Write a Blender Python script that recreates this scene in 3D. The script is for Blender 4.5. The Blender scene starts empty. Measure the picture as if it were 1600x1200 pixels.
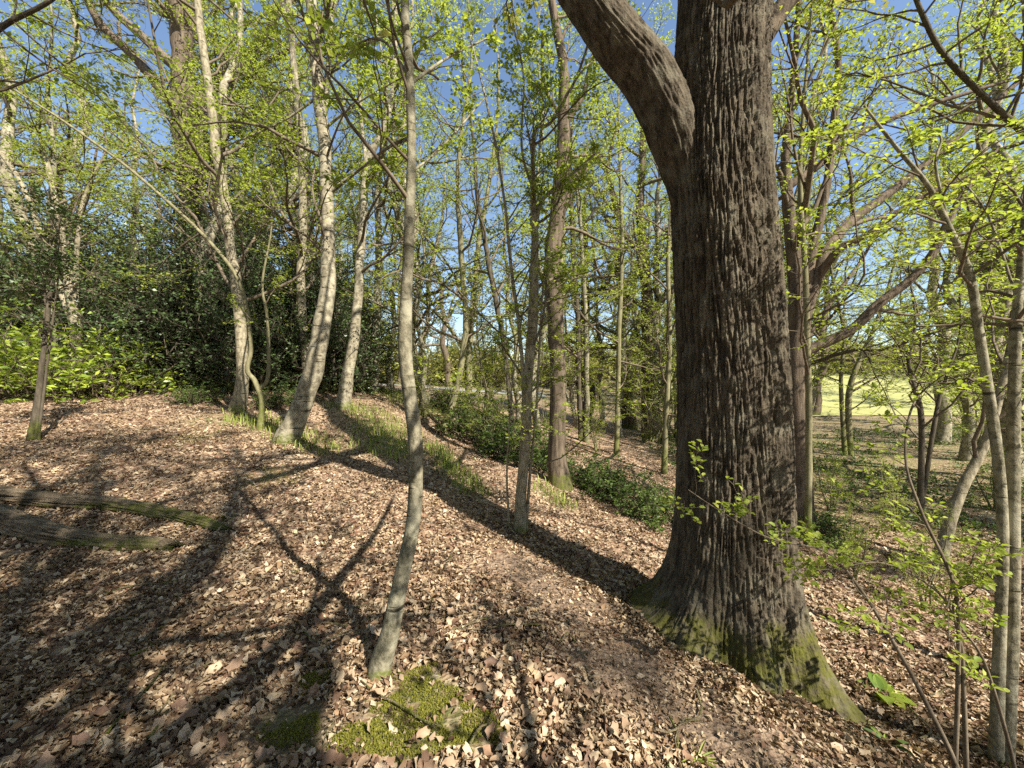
import bpy, math, numpy as np
from mathutils import Vector
sc = bpy.context.scene
C = sc.collection
# ------------------------------------------------------------------ camera, sky, sun, exposure
CAMZ, F = 1.6, 601.0                       # eye height; focal length in pixels of a 1600 px wide frame
cam = bpy.data.cameras.new('camera'); camo = bpy.data.objects.new('camera', cam); C.objects.link(camo)
camo.location = (0, 0, CAMZ); camo.rotation_euler = (math.radians(90), 0, 0)
cam.sensor_width = 36; cam.lens = F/1600*36; cam.clip_start = .05; cam.clip_end = 2000
sc.camera = camo
SUN_EL, SUN_AZ = 44.0, 134.0               # azimuth clockwise from +Y (the view direction)
w = bpy.data.worlds.new('World'); sc.world = w; w.use_nodes = True
nt = w.node_tree; bg = nt.nodes['Background']
sky = nt.nodes.new('ShaderNodeTexSky'); sky.sky_type = 'NISHITA'; sky.sun_disc = False
sky.sun_elevation = math.radians(SUN_EL); sky.sun_rotation = math.radians(SUN_AZ)
sky.air_density = 1.0; sky.dust_density = .5; sky.ozone_density = 1.2
nt.links.new(sky.outputs[0], bg.inputs[0]); bg.inputs[1].default_value = .09
sl = bpy.data.lights.new('sun', 'SUN'); so = bpy.data.objects.new('sun', sl); C.objects.link(so)
sl.energy = 5.0; sl.angle = math.radians(.53); sl.color = (1, .93, .8)
sd = Vector((math.sin(math.radians(SUN_AZ))*math.cos(math.radians(SUN_EL)), math.cos(math.radians(SUN_AZ))*math.cos(math.radians(SUN_EL)), math.sin(math.radians(SUN_EL))))
so.rotation_euler = (-sd).to_track_quat('-Z', 'Y').to_euler(); so.location = (10, -12, 20)
sc.view_settings.view_transform = 'Standard'; sc.view_settings.look = 'None'; sc.view_settings.gamma = 1
sc.view_settings.use_curve_mapping = False
sc.view_settings.exposure = 1.36
sc.cycles.use_denoising = False; sc.cycles.denoising_prefilter = 'ACCURATE'
sc.cycles.max_bounces = 6; sc.cycles.transmission_bounces = 4; sc.cycles.diffuse_bounces = 4
rng = np.random.default_rng(7)

# ------------------------------------------------------------------ numeric helpers
_perm = np.random.default_rng(3).permutation(256); _perm = np.concatenate([_perm, _perm, _perm])
_g = np.random.default_rng(4).normal(size=(256, 3)); _g /= np.linalg.norm(_g, axis=1)[:, None]
def perlin(p):
    p = np.asarray(p, float); i = np.floor(p).astype(int); f = p-i; i &= 255
    u = f*f*f*(f*(f*6-15)+10); out = 0
    for dx in (0, 1):
        for dy in (0, 1):
            for dz in (0, 1):
                h = _perm[_perm[_perm[i[..., 0]+dx]+i[..., 1]+dy]+i[..., 2]+dz]
                d = f-np.array([dx, dy, dz]); wt = 1
                for k, b in enumerate((dx, dy, dz)): wt = wt*(u[..., k] if b else 1-u[..., k])
                out = out+wt*np.einsum('...i,...i->...', _g[h], d)
    return out*1.6
def nrm(v): return v/np.maximum(np.linalg.norm(v, axis=-1, keepdims=True), 1e-9)
def at(u, v, Y): return np.array([(u-800)/F*Y, Y, CAMZ-(v-600)/F*Y])

# ------------------------------------------------------------------ terrain: a bank on the left, a dell on the right
_cp = [(0,0,0),(2,0,-.42),(-2,0,.03),(3,-3,-.5),(-3,-3,.1),(0,-6,0),(8,-4,-1),(-8,-4,.4),(15,0,-1.5),(-14,0,.8),
       (-22,14,1.9),(-45,30,2.6),(-30,5,1.6),(0,80,2.4),(60,70,4.5),(-60,70,3.4),(90,20,1.5),(-90,10,3),(0,-40,0),(60,-30,0),(-60,-30,1),(28,70,5.5),(45,45,2.6)]
_px = [(200,1190,1.65),(800,1200,1.7),(1000,1200,1.85),(1400,1200,2.15),(1600,1200,2.3),(590,1050,2.2),(400,950,2.8),(130,850,3.8),
       (985,975,3.1),(1160,1085,2.5),(1335,1140,2.65),(810,830,5),(700,900,3.4),(640,790,5),(870,750,8),(450,690,7),(375,640,9),
       (535,635,10),(580,607,15),(650,645,12),(690,690,10),(50,690,6.2),(200,624,9.5),(-60,627,9),(960,790,7.5),(1040,805,6.6),
       (1000,700,14),(940,664,20),(850,645,22),(750,618,28),(690,606,38),(1250,850,6),(1400,900,5),(1600,1000,3.8),(1400,780,9),
       (1600,850,6.5),(1400,705,16),(1600,695,16),(1300,684,20),(1100,655,26),(1400,640,30),(1600,640,30),(1400,580,55)]
_cp = np.array(_cp+[tuple(at(*q)) for q in _px])
def _k(d): return np.where(d > 1e-6, d*d*np.log(d+1e-9), 0)
_A = np.zeros((len(_cp)+3,)*2); _n = len(_cp)
_A[:_n, :_n] = _k(np.linalg.norm(_cp[:, None, :2]-_cp[None, :, :2], axis=2))+np.eye(_n)*.08
_A[:_n, _n] = 1; _A[:_n, _n+1:] = _cp[:, :2]; _A[_n:, :_n] = _A[:_n, _n:].T
_w = np.linalg.solve(_A, np.concatenate([_cp[:, 2], [0, 0, 0]]))
def H(x, y):
    x = np.asarray(x, float); y = np.asarray(y, float); sh = x.shape; x = x.ravel(); y = y.ravel(); o = np.zeros(len(x))
    for a in range(0, len(x), 20000):
        s = slice(a, a+20000); xc = np.clip(x[s], -90, 90); yc = np.clip(y[s], -40, 80)
        d = np.sqrt((xc[:, None]-_cp[None, :, 0])**2+(yc[:, None]-_cp[None, :, 1])**2)
        o[s] = _k(d)@_w[:_n]+_w[_n]+_w[_n+1]*xc+_w[_n+2]*yc
    q = np.stack([x, y, x*0], -1)
    o += .045*perlin(q*.9)+.02*perlin(q*2.3+9)+.008*perlin(q*6+3)
    return o.reshape(sh)
_ts = np.concatenate([np.linspace(1.2, 12, 700), np.linspace(12, 90, 600)])
def hitY(u, v):
    X = (u-800)/F*_ts; Z = CAMZ-(v-600)/F*_ts
    b = np.nonzero(Z < H(X, _ts))[0]
    return float(_ts[b[0]]) if len(b) else 40.
def onground(u, v):
    Y = hitY(u, v); x = (u-800)/F*Y; return np.array([x, Y, float(H(x, Y))])

# ------------------------------------------------------------------ mesh helpers
def mesh(name, V, faces, mat=None, smooth=False, attr=None):
    me = bpy.data.meshes.new(name); V = np.ascontiguousarray(V, np.float32)
    faces = [f for f in (faces if isinstance(faces, list) else [faces]) if len(f)]
    me.vertices.add(len(V)); me.vertices.foreach_set('co', V.ravel())
    idx = np.concatenate([f.ravel() for f in faces]).astype(np.int32)
    st = []; o = 0
    for f in faces:
        st.append(o+np.arange(len(f))*f.shape[1]); o += f.size
    st = np.concatenate(st).astype(np.int32)
    me.loops.add(len(idx)); me.loops.foreach_set('vertex_index', idx)
    me.polygons.add(len(st)); me.polygons.foreach_set('loop_start', st)
    if smooth: me.polygons.foreach_set('use_smooth', np.ones(len(st), bool))
    if attr is not None:
        for k, a in attr.items():
            at_ = me.attributes.new(k, 'FLOAT', 'POINT'); at_.data.foreach_set('value', np.asarray(a, np.float32))
    me.update(calc_edges=True)
    if mat: me.materials.append(mat)
    return me
def obj(name, me, parent=None, loc=None, label=None, cat=None, group=None, kind=None):
    o = bpy.data.objects.new(name, me); C.objects.link(o)
    if parent: o.parent = parent
    if loc is not None: o.location = [float(a) for a in loc]
    if label: o['label'] = label
    if cat: o['category'] = cat
    if group: o['group'] = group
    if kind: o['kind'] = kind
    return o
def catmull(P, n):
    P = np.asarray(P, float)
    if len(P) == 2: return P[0]+(P[1]-P[0])*np.linspace(0, 1, n)[:, None]
    Q = np.concatenate([[2*P[0]-P[1]], P, [2*P[-1]-P[-2]]]); t = np.linspace(0, len(P)-1-1e-6, n); i = t.astype(int); f = (t-i)[:, None]
    a, b, c, d = Q[i], Q[i+1], Q[i+2], Q[i+3]
    return .5*(2*b+(c-a)*f+(2*a-5*b+4*c-d)*f*f+(3*b-a-3*c+d)*f**3)
class MB:
    def __init__(s): s.V = []; s.F = {3: [], 4: []}; s.n = 0
    def add(s, V, Fc):
        s.V.append(V); s.F[Fc.shape[1]].append(Fc+s.n); s.n += len(V)
    def build(s, name, mat, smooth=False):
        return mesh(name, np.concatenate(s.V), [np.concatenate(f) for f in s.F.values() if f], mat, smooth)
def tubes(P, R, sides, rnoise=0, nscale=3.):
    """P (N,n,3) centre lines, R (N,n) radii -> verts, quads"""
    N, n, _ = P.shape
    T = nrm(np.gradient(P, axis=1)); m = nrm(P[:, -1]-P[:, 0]); ref = np.eye(3)[np.argmin(np.abs(m), 1)]
    A = nrm(np.cross(T, ref[:, None, :])); B = np.cross(T, A)
    th = np.arange(sides)/sides*2*np.pi
    off = A[:, :, None]*np.cos(th)[None, None, :, None]+B[:, :, None]*np.sin(th)[None, None, :, None]
    Rr = np.broadcast_to(R[:, :, None], (N, n, sides)).copy()
    if rnoise:
        q = P[:, :, None]*nscale+off*1.3
        Rr *= 1+rnoise*perlin(q)+rnoise*.5*perlin(q*2.7+5)
    V = (P[:, :, None]+off*Rr[..., None]).reshape(-1, 3)
    i = np.arange(N*n*sides).reshape(N, n, sides); a = i[:, :-1]; b = i[:, 1:]
    Q = np.stack([a, np.roll(a, -1, 2), np.roll(b, -1, 2), b], -1).reshape(-1, 4)
    return V, Q
def sprout(rng, P, R, m, t0, t1, lr, ang, n, up=0., wob=.15, flat=0., rr=.6, lmin=.05, taper=.5, lens=None, thin=.016):
    """children for every polyline of a batch"""
    N, k, _ = P.shape; L = np.linalg.norm(np.diff(P, axis=1), axis=2).sum(1)
    t = (np.arange(m)[None]+rng.random((N, m)))/m*(t1-t0)+t0; x = t*(k-1); i = np.minimum(x.astype(int), k-2); f = (x-i)[..., None]
    ii = np.arange(N)[:, None]; p0 = P[ii, i]; p1 = P[ii, i+1]; pos = p0+(p1-p0)*f; T = nrm(p1-p0)
    Rp = R[ii, i]*(1-f[..., 0])+R[ii, i+1]*f[..., 0]
    side = np.where((np.arange(m)+rng.integers(0, 2, (N, 1)))%2 == 0, 1., -1.)[..., None]
    S = nrm(np.cross(T, np.array([0, 0, 1.]))+1e-6)*side
    rnd = rng.normal(size=(N, m, 3)); rnd -= T*(rnd*T).sum(-1, keepdims=True); S = nrm(S*flat+nrm(rnd)*(1-flat))
    a = (ang*(1+.3*rng.normal(size=(N, m))))[..., None]; D = nrm(T*np.cos(a)+S*np.sin(a))
    base = L[:, None] if lens is None else lens
    ln = np.maximum(base*lr*(1-taper*(t-t0)/(t1-t0+1e-6))*rng.uniform(.55, 1.25, (N, m)), lmin)
    M = N*m; D = D.reshape(M, 3); ln = ln.reshape(M); pts = [pos.reshape(M, 3)]
    for s in range(n-1):
        D = nrm(D+wob*rng.normal(size=(M, 3))+np.array([0, 0, up])); pts.append(pts[-1]+D*(ln/(n-1))[:, None])
    Pn = np.stack(pts, 1); r0 = np.minimum(Rp.reshape(M)*rr, ln*thin+.0014)
    Rn = r0[:, None]*(1-.8*np.linspace(0, 1, n))[None]
    return Pn, np.maximum(Rn, .0007)
def leaves(rng, P, q, size, droop=.0, jit=.4, t0=.15, wid=.32, fold=.12, spread=.8, fine=False):
    """leaf blades along twigs P (N,n,3): q per twig, roughly horizontal, alternating sides"""
    N, k, _ = P.shape; t = (np.arange(q)[None]+rng.random((N, q)))/q*(1-t0)+t0; x = t*(k-1); i = np.minimum(x.astype(int), k-2); f = (x-i)[..., None]
    ii = np.arange(N)[:, None]; p = P[ii, i]+(P[ii, i+1]-P[ii, i])*f; T = nrm(P[ii, i+1]-P[ii, i])
    s = np.where(np.arange(q)%2 == 0, 1., -1.)[None, :, None]
    Z = np.array([0, 0, 1.]); S = nrm(np.cross(T, Z)+1e-6)*s
    A = nrm(S*spread+T*.6+.35*rng.normal(size=p.shape)-Z*droop)
    Nn = Z+jit*rng.normal(size=p.shape); Nn = nrm(Nn-A*(Nn*A).sum(-1, keepdims=True)); W = np.cross(Nn, A)
    l = (size*rng.uniform(.6, 1.25, p.shape[:2]))[..., None]; p = p+A*.08*l
    tl = np.linalg.norm(np.diff(P, axis=1), axis=2).sum(1); kp = rng.random((N, q)) < (tl/(q*size*.8))[:, None]
    p, A, W, Nn, l = (a[kp] for a in (p, A, W, Nn, l))
    if fine:
        V = np.stack([p, p+A*l*.3+W*l*wid*.95+Nn*l*fold, p+A*l*.66+W*l*wid*.85+Nn*l*fold, p+A*l-Nn*l*.08, p+A*l*.66-W*l*wid*.85+Nn*l*fold, p+A*l*.3-W*l*wid*.95+Nn*l*fold], 1).reshape(-1, 3)
        k = np.arange(len(V)//6)[:, None]*6; return V, np.concatenate([k+np.array([[0, 3, 2, 1]]), k+np.array([[0, 5, 4, 3]])])
    V = np.stack([p, p+A*l*.48+W*l*wid+Nn*l*fold, p+A*l, p+A*l*.48-W*l*wid+Nn*l*fold], 1).reshape(-1, 3)
    return V, np.arange(len(V)).reshape(-1, 4)

# ------------------------------------------------------------------ materials
def newmat(name):
    m = bpy.data.materials.new(name); m.use_nodes = True; n = m.node_tree; n.nodes.clear(); return m, n
def N_(n, t, **kw):
    x = n.nodes.new('ShaderNode'+t)
    for k, v in kw.items():
        if k in x.inputs: x.inputs[k].default_value = v
        else: setattr(x, k, v)
    return x
def ramp(n, fac, stops, const=False):
    r = n.nodes.new('ShaderNodeValToRGB'); e = r.color_ramp; e.interpolation = 'CONSTANT' if const else 'LINEAR'
    while len(e.elements) < len(stops): e.elements.new(.5)
    for el, (p, c) in zip(e.elements, stops): el.position = p; el.color = (*c, 1) if len(c) == 3 else c
    n.links.new(fac, r.inputs[0]); return r
def mixc(n, fac, a, b, mode='MIX'):
    x = n.nodes.new('ShaderNodeMix'); x.data_type = 'RGBA'; x.blend_type = mode
    for s, v in ((x.inputs[0], fac), (x.inputs[6], a), (x.inputs[7], b)):
        if isinstance(v, (int, float)): s.default_value = v
        elif isinstance(v, tuple): s.default_value = (*v, 1)
        else: n.links.new(v, s)
    return x.outputs[2]
def maths(n, op, a, b):
    x = n.nodes.new('ShaderNodeMath'); x.operation = op
    for s, v in zip(x.inputs, (a, b)):
        if isinstance(v, (int, float)): s.default_value = v
        else: n.links.new(v, s)
    return x.outputs[0]
def noise(n, co, scale, detail=3., rough=.55):
    x = N_(n, 'TexNoise', Scale=scale, Detail=detail, Roughness=rough); n.links.new(co, x.inputs['Vector']); return x.outputs['Fac']
def finish(n, col, rough=.8, bump=None, bs=.3, bd=.01, spec=.3):
    b = N_(n, 'BsdfPrincipled', Roughness=rough); b.inputs['Specular IOR Level'].default_value = spec
    if isinstance(col, tuple): b.inputs['Base Color'].default_value = (*col, 1)
    else: n.links.new(col, b.inputs['Base Color'])
    if bump is not None:
        bp = N_(n, 'Bump', Strength=bs, Distance=bd); n.links.new(bump, bp.inputs['Height']); n.links.new(bp.outputs[0], b.inputs['Normal'])
    o = N_(n, 'OutputMaterial'); n.links.new(b.outputs[0], o.inputs[0]); return b
def bark(name, dark, light, scale=9., stretch=5., bs=.8, bd=.015, moss=None, mosscol=(.075, .085, .018), bands=0., along=None, blot=None, mscale=5., gain=.0):
    m, n = newmat(name); tc = N_(n, 'TexCoord'); co = tc.outputs['Object']
    mp = N_(n, 'Mapping'); mp.inputs['Scale'].default_value = (1, 1, 1/stretch) if not along else along; n.links.new(co, mp.inputs[0]); st = mp.outputs[0]
    f1 = noise(n, st, scale, 4); f2 = noise(n, co, scale*4, 3); big = noise(n, co, 1.7, 3)
    col = ramp(n, f1, [(.36, dark), (.64, light)]).outputs[0]
    col = mixc(n, .35, col, ramp(n, f2, [(.35, dark), (.68, light)]).outputs[0])
    if blot:
        bl = ramp(n, noise(n, co, 6., 4, .65), [(.5, (0,)*3), (.6, (1,)*3)]).outputs[0]
        col = mixc(n, maths(n, 'MULTIPLY', bl, .65), col, blot)
    h = maths(n, 'ADD', f1, maths(n, 'MULTIPLY', f2, .4))
    if bands:
        mb = N_(n, 'Mapping'); mb.inputs['Scale'].default_value = (1, 1, 7); n.links.new(co, mb.inputs[0])
        bn = ramp(n, noise(n, mb.outputs[0], 3.2, 3, .6), [(.6, (0,)*3), (.68, (1,)*3)]).outputs[0]
        col = mixc(n, maths(n, 'MULTIPLY', bn, bands), col, tuple(c*.35 for c in dark)); h = maths(n, 'SUBTRACT', h, maths(n, 'MULTIPLY', bn, .5))
    if moss:
        sp = N_(n, 'SeparateXYZ'); n.links.new(co, sp.inputs[0])
        lo = N_(n, 'MapRange'); n.links.new(sp.outputs[2], lo.inputs[0]); lo.inputs[1].default_value = moss; lo.inputs[2].default_value = -.1
        k = maths(n, 'ADD', lo.outputs[0], maths(n, 'MULTIPLY', noise(n, co, mscale, 5, .7), 1.))
        k = ramp(n, k, [(.86-gain*.2, (0,)*3), (1.3-gain*.2, (1,)*3)]).outputs[0]
        k = maths(n, 'MULTIPLY', k, ramp(n, noise(n, co, mscale*3.3, 5, .75), [(.34, (0,)*3), (.6, (1,)*3)]).outputs[0])
        col = mixc(n, k, col, mixc(n, noise(n, co, 40, 2), mosscol, tuple(c*1.9 for c in mosscol)))
    finish(n, col, .9, h, bs, bd, .06); return m
def leafmat(name, cols, trans=.45, tcol=1.25, rough=.5, spec=.2, const=False, patch=False):
    m, n = newmat(name); g = N_(n, 'NewGeometry'); oi = N_(n, 'ObjectInfo')
    f = maths(n, 'FRACT', maths(n, 'ADD', g.outputs['Random Per Island'], oi.outputs['Random']), 0.)
    col = ramp(n, f, [(i/(len(cols)-1) if not const else i/len(cols), c) for i, c in enumerate(cols)], const).outputs[0]
    if patch:
        tc = N_(n, 'TexCoord'); col = mixc(n, 1., col, ramp(n, noise(n, tc.outputs['Object'], 1.6, 5, .65), [(.32, (.52, .5, .48)), (.5, (.95, .95, .95)), (.7, (1.15, 1.13, 1.08))]).outputs[0], 'MULTIPLY')
    b = N_(n, 'BsdfPrincipled', Roughness=rough); b.inputs['Specular IOR Level'].default_value = spec; n.links.new(col, b.inputs['Base Color'])
    o = N_(n, 'OutputMaterial')
    if trans:
        t = N_(n, 'BsdfTranslucent'); n.links.new(mixc(n, 1., col, (tcol, tcol*1.02, tcol*.6), 'MULTIPLY'), t.inputs[0])
        ms = N_(n, 'MixShader'); ms.inputs[0].default_value = trans
        n.links.new(b.outputs[0], ms.inputs[1]); n.links.new(t.outputs[0], ms.inputs[2]); n.links.new(ms.outputs[0], o.inputs[0])
    else: n.links.new(b.outputs[0], o.inputs[0])
    return m
M = {}
M['oak'] = bark('oak_bark', (.026, .021, .015), (.13, .108, .078), 18, 8, 1., .016, moss=.7, blot=(.15, .135, .1), mosscol=(.062, .062, .014), mscale=4., gain=.3)
M['oak2'] = bark('rough_bark', (.055, .042, .031), (.185, .145, .105), 16, 6, 1., .02, moss=.5)
M['beech'] = bark('smooth_grey_bark', (.1, .088, .06), (.36, .318, .225), 15, 1.3, .7, .008, moss=.3, bands=.95, blot=(.4, .37, .27))
M['slim'] = bark('mottled_grey_bark', (.07, .065, .042), (.29, .262, .185), 34, 1.5, .9, .006, moss=.15, bands=.9, blot=(.34, .32, .235))
M['pale'] = bark('pale_bark', (.11, .094, .06), (.38, .335, .235), 20, 2.5, .9, .01, moss=.3, bands=.8)
M['dark'] = bark('dark_bark', (.05, .042, .032), (.13, .11, .08), 18, 4, .8, .012, moss=.6)
M['algae'] = bark('greenish_bark', (.11, .1, .055), (.26, .24, .14), 14, 3, .6, .01, moss=1.2)
M['twig'] = bark('twig_bark', (.085, .066, .046), (.2, .165, .12), 20, 3, .2, .003)
M['deadwood'] = bark('weathered_wood', (.075, .055, .036), (.3, .24, .165), 30, 1, 1.5, .025, moss=.16, along=(.09, 1, 1))
M['fresh'] = leafmat('fresh_leaf', [(.25, .32, .05), (.35, .41, .075), (.18, .25, .04), (.42, .455, .1), (.28, .345, .06)], .5, 1.25)
M['fresh2'] = leafmat('olive_leaf', [(.32, .31, .09), (.22, .235, .055), (.42, .39, .13), (.28, .28, .075)], .42, 1.2)
M['holly'] = leafmat('holly_leaf', [(.035, .06, .022), (.06, .1, .032), (.09, .135, .045), (.045, .075, .026)], .12, 1, .42, .4)
M['rhodo'] = leafmat('rhododendron_leaf', [(.22, .3, .035), (.34, .42, .055), (.12, .19, .03), (.46, .5, .09)], .35, 1.2, .35, .5)
M['laurel'] = leafmat('laurel_leaf', [(.055, .095, .022), (.1, .15, .03), (.035, .065, .018), (.15, .2, .04)], .25, 1.1, .5, .25)
M['litter'] = leafmat('dead_leaf', [(.33, .245, .15), (.2, .13, .075), (.43, .34, .225), (.13, .075, .048), (.27, .18, .11), (.5, .405, .295), (.2, .13, .08), (.37, .28, .185), (.1, .066, .045), (.3, .22, .15)], .12, 1, .75, .12, True, True)
M['grass'] = leafmat('grass_blade', [(.16, .21, .035), (.25, .29, .06), (.32, .33, .1), (.11, .16, .028)], .3, 1.2)
M['moss'] = leafmat('moss_shoot', [(.13, .135, .02), (.19, .185, .03), (.085, .095, .016), (.23, .21, .045)], .2, 1.1, .8, .1)

def ground_mat():
    m, n = newmat('forest_floor'); tc = N_(n, 'TexCoord'); co = tc.outputs['Object']
    w1 = N_(n, 'TexNoise', Scale=9., Detail=2.); n.links.new(co, w1.inputs['Vector'])
    v = N_(n, 'VectorMath', operation='MULTIPLY_ADD'); n.links.new(w1.outputs['Color'], v.inputs[0]); v.inputs[1].default_value = (.09,)*3; n.links.new(co, v.inputs[2])
    mp = N_(n, 'Mapping'); mp.inputs['Scale'].default_value = (1, 1, .3); n.links.new(v.outputs[0], mp.inputs[0])
    vo = N_(n, 'TexVoronoi', Scale=24.); n.links.new(mp.outputs[0], vo.inputs['Vector'])
    sx = N_(n, 'SeparateColor'); n.links.new(vo.outputs['Color'], sx.inputs[0])
    leafc = ramp(n, sx.outputs[0], [(0, (.34, .24, .16)), (.14, (.19, .115, .075)), (.3, (.42, .32, .22)), (.42, (.13, .075, .05)), (.56, (.28, .18, .115)), (.7, (.5, .4, .29)), (.78, (.22, .11, .07)), (.88, (.36, .26, .175))], True).outputs[0]
    soil = ramp(n, noise(n, co, 26, 5, .7), [(.3, (.09, .06, .042)), (.7, (.28, .205, .145))]).outputs[0]
    at_ = N_(n, 'Attribute'); at_.attribute_name = 'soil'
    big = ramp(n, noise(n, co, 1.3, 4, .6), [(.35, (0,)*3), (.65, (1,)*3)]).outputs[0]
    k = maths(n, 'ADD', at_.outputs['Fac'], maths(n, 'MULTIPLY', big, .25))
    col = mixc(n, k, leafc, soil)
    gr = N_(n, 'Attribute'); gr.attribute_name = 'green'
    gk = maths(n, 'MULTIPLY', gr.outputs['Fac'], ramp(n, noise(n, co, 5, 5, .7), [(.4, (0,)*3), (.6, (1,)*3)]).outputs[0])
    col = mixc(n, gk, col, mixc(n, noise(n, co, 30, 2), (.06, .075, .02), (.17, .18, .06)))
    h = maths(n, 'ADD', vo.outputs['Distance'], maths(n, 'MULTIPLY', noise(n, co, 40, 4, .7), .7))
    finish(n, col, .9, h, .9, .03, .2); return m
M['ground'] = ground_mat()

# ------------------------------------------------------------------ ground and litter
def seg_dist(x, y, pts):
    d = np.full(x.shape, 1e9)
    for (a, b) in zip(pts[:-1], pts[1:]):
        e = b-a; t = np.clip(((x-a[0])*e[0]+(y-a[1])*e[1])/(e@e+1e-9), 0, 1)
        d = np.minimum(d, np.hypot(x-a[0]-t*e[0], y-a[1]-t*e[1]))
    return d
PATH = [onground(u, v)[:2] for u, v in ((1180, 1199), (1060, 1100), (960, 1010), (900, 950), (800, 880))]
BARE = [onground(u, v)[:2] for u, v in ((350, 1199), (430, 1140), (520, 1150))]
GRN = [([onground(u, v)[:2] for u, v in L], r) for L, r in (
    (((560, 640), (600, 660), (610, 700)), .9), (((680, 700), (710, 740), (735, 765)), .35), (((330, 655), (400, 660), (500, 700)), .5),
    (((600, 608), (660, 640), (700, 640)), 1.2), (((850, 765), (880, 790)), .3), (((455, 1140), (480, 1150)), .16), (((600, 1110), (660, 1090), (730, 1140), (620, 1150)), .2))]
def soil_at(x, y):
    return np.clip(1.-seg_dist(x, y, PATH)/.6+.35*perlin(np.stack([x, y, x*0], -1)*2.2), 0, 1)*.9+np.clip(1-seg_dist(x, y, BARE)/.22, 0, 1)
def green_at(x, y):
    g = np.zeros(x.shape)
    for L, r in GRN: g = np.maximum(g, np.exp(-(seg_dist(x, y, L)/r)**2))
    right = np.clip((x-4.2)/2.5, 0, 1)*np.clip((y-5)/3, 0, 1); far = np.clip((y-24)/8, 0, 1)
    return np.clip(np.maximum(np.maximum(g, right*.85), far), 0, 1)
def spaced(c, lo, hi, n, d0, g):
    a = [0.]; s = d0
    while a[-1] < hi-lo: a.append(a[-1]+s); s *= g
    return np.array(a)
def axis(lo, hi, mid, d0, g):
    r = spaced(0, mid, hi, 0, d0, g)+mid; l = mid-spaced(0, lo, mid, 0, d0, g)[1:]; return np.concatenate([l[::-1], r])
ax = axis(-420, 420, 0, .06, 1.033); ay = axis(-120, 500, 3.2, .055, 1.033)
GX, GY = np.meshgrid(ax, ay, indexing='ij'); GZ = H(GX, GY)
idx = np.arange(GX.size).reshape(GX.shape)
ground = obj('ground', mesh('ground', np.stack([GX, GY, GZ], -1).reshape(-1, 3), np.stack([idx[:-1, :-1], idx[1:, :-1], idx[1:, 1:], idx[:-1, 1:]], -1).reshape(-1, 4),
    M['ground'], True, {'soil': np.clip(soil_at(GX, GY), 0, 1).ravel(), 'green': green_at(GX, GY).ravel()}), kind='structure')

def gnormal(x, y):
    e = .06; return nrm(np.stack([-(H(x+e, y)-H(x-e, y))/(2*e), -(H(x, y+e)-H(x, y-e))/(2*e), np.ones_like(x)], -1))
def litter_shape(l, wd, rng, n):
    """n curled leaves: 6 points each (stem, two shoulders, two hips, tip) -> (n,6,3) local"""
    c = rng.uniform(-.35, .8, n); b = rng.uniform(-.4, .6, n)
    z = np.zeros(n)
    L = np.stack([np.stack([-.5+z, .1*wd*c, b*.4], -1), np.stack([rng.uniform(-.2, .15, n), .5*wd, c*.5], -1), np.stack([.5+z, z, b*.5], -1),
                  np.stack([rng.uniform(-.15, .2, n), -.5*wd, c*.5*rng.uniform(.1, 1.3, n)], -1), np.stack([z-.02, z, -.06+z], -1)], 1)
    return L*l[:, None, None]
LF = np.array([[0, 4, 1], [1, 4, 2], [2, 4, 3], [3, 4, 0]])
def frames(x, y, rng, tilt):
    n = len(x); N = nrm(gnormal(x, y)+tilt*rng.normal(size=(n, 3))); a = rng.normal(size=(n, 3)); A = nrm(a-N*(a*N).sum(-1, keepdims=True))
    return A, np.cross(N, A), N
# scatter with density that falls with distance
n0 = 215000; Y = 1.25*np.exp(rng.random(n0)**.86*np.log(13/1.25)); X = rng.uniform(-1.42, 1.42, n0)*Y+rng.normal(0, .1, n0)
keep = (rng.random(n0) > soil_at(X, Y)*.6)&(rng.random(n0) > green_at(X, Y)*.55)&(np.hypot((X-1.86)/.55, (Y-3.3)/.55) > 1)
MOSS = [(onground(u, v)[:2], rad) for u, v, rad in ((492, 1066, .09), (465, 1140, .13), (665, 1078, .2), (640, 1140, .24), (745, 1140, .15), (570, 1160, .13), (425, 745, .3))]
for c_, rad in MOSS: keep &= (np.hypot(X-c_[0], Y-c_[1]) > rad*.95)|(rng.random(n0) < .12)
clump = perlin(np.stack([X, Y, X*0], -1)*2.6)
keep &= rng.random(n0) < .74+.7*clump
X, Y = X[keep], Y[keep]
for cx_, cy_, r0_, r1_, k_ in ((1.86, 3.3, .5, 1., 2600), (-.77, 2.2, .05, .17, 170), (-4.08, 7, .2, .6, 500), (.08, 5, .1, .35, 300), (-4.6, 3.9, .0, .9, 900), (-3.6, 4., 0., .6, 500)):
    a_ = rng.uniform(0, 6.283, k_); q_ = rng.uniform(r0_, r1_, k_); X = np.concatenate([X, cx_+np.cos(a_)*q_]); Y = np.concatenate([Y, cy_+np.sin(a_)*q_])
n = len(X)
l = (.036*rng.lognormal(0, .36, n))*np.clip(.8+Y*.05, .85, 1.35); l = np.clip(l, .014, .085); l = l*(1-.45*np.clip(soil_at(X, Y), 0, 1))
wd = rng.uniform(.42, .8, n)
A, B, Nn = frames(X, Y, rng, .55); base = np.stack([X, Y, H(X, Y)+rng.uniform(.002, .03, n)], -1)
Lc = litter_shape(l, wd, rng, n)
V = base[:, None]+Lc[..., :1]*A[:, None]+Lc[..., 1:2]*B[:, None]+Lc[..., 2:]*Nn[:, None]
big = np.argsort(-(l/np.hypot(Y, X)))
inview = (np.abs(X/Y) < 1.33)&((CAMZ-base[:, 2])/Y < 1.0)
sel = big[inview[big]][:300]; rest = np.ones(n, bool); rest[sel] = False
Vr = V[rest]; m_ = len(Vr)
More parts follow.
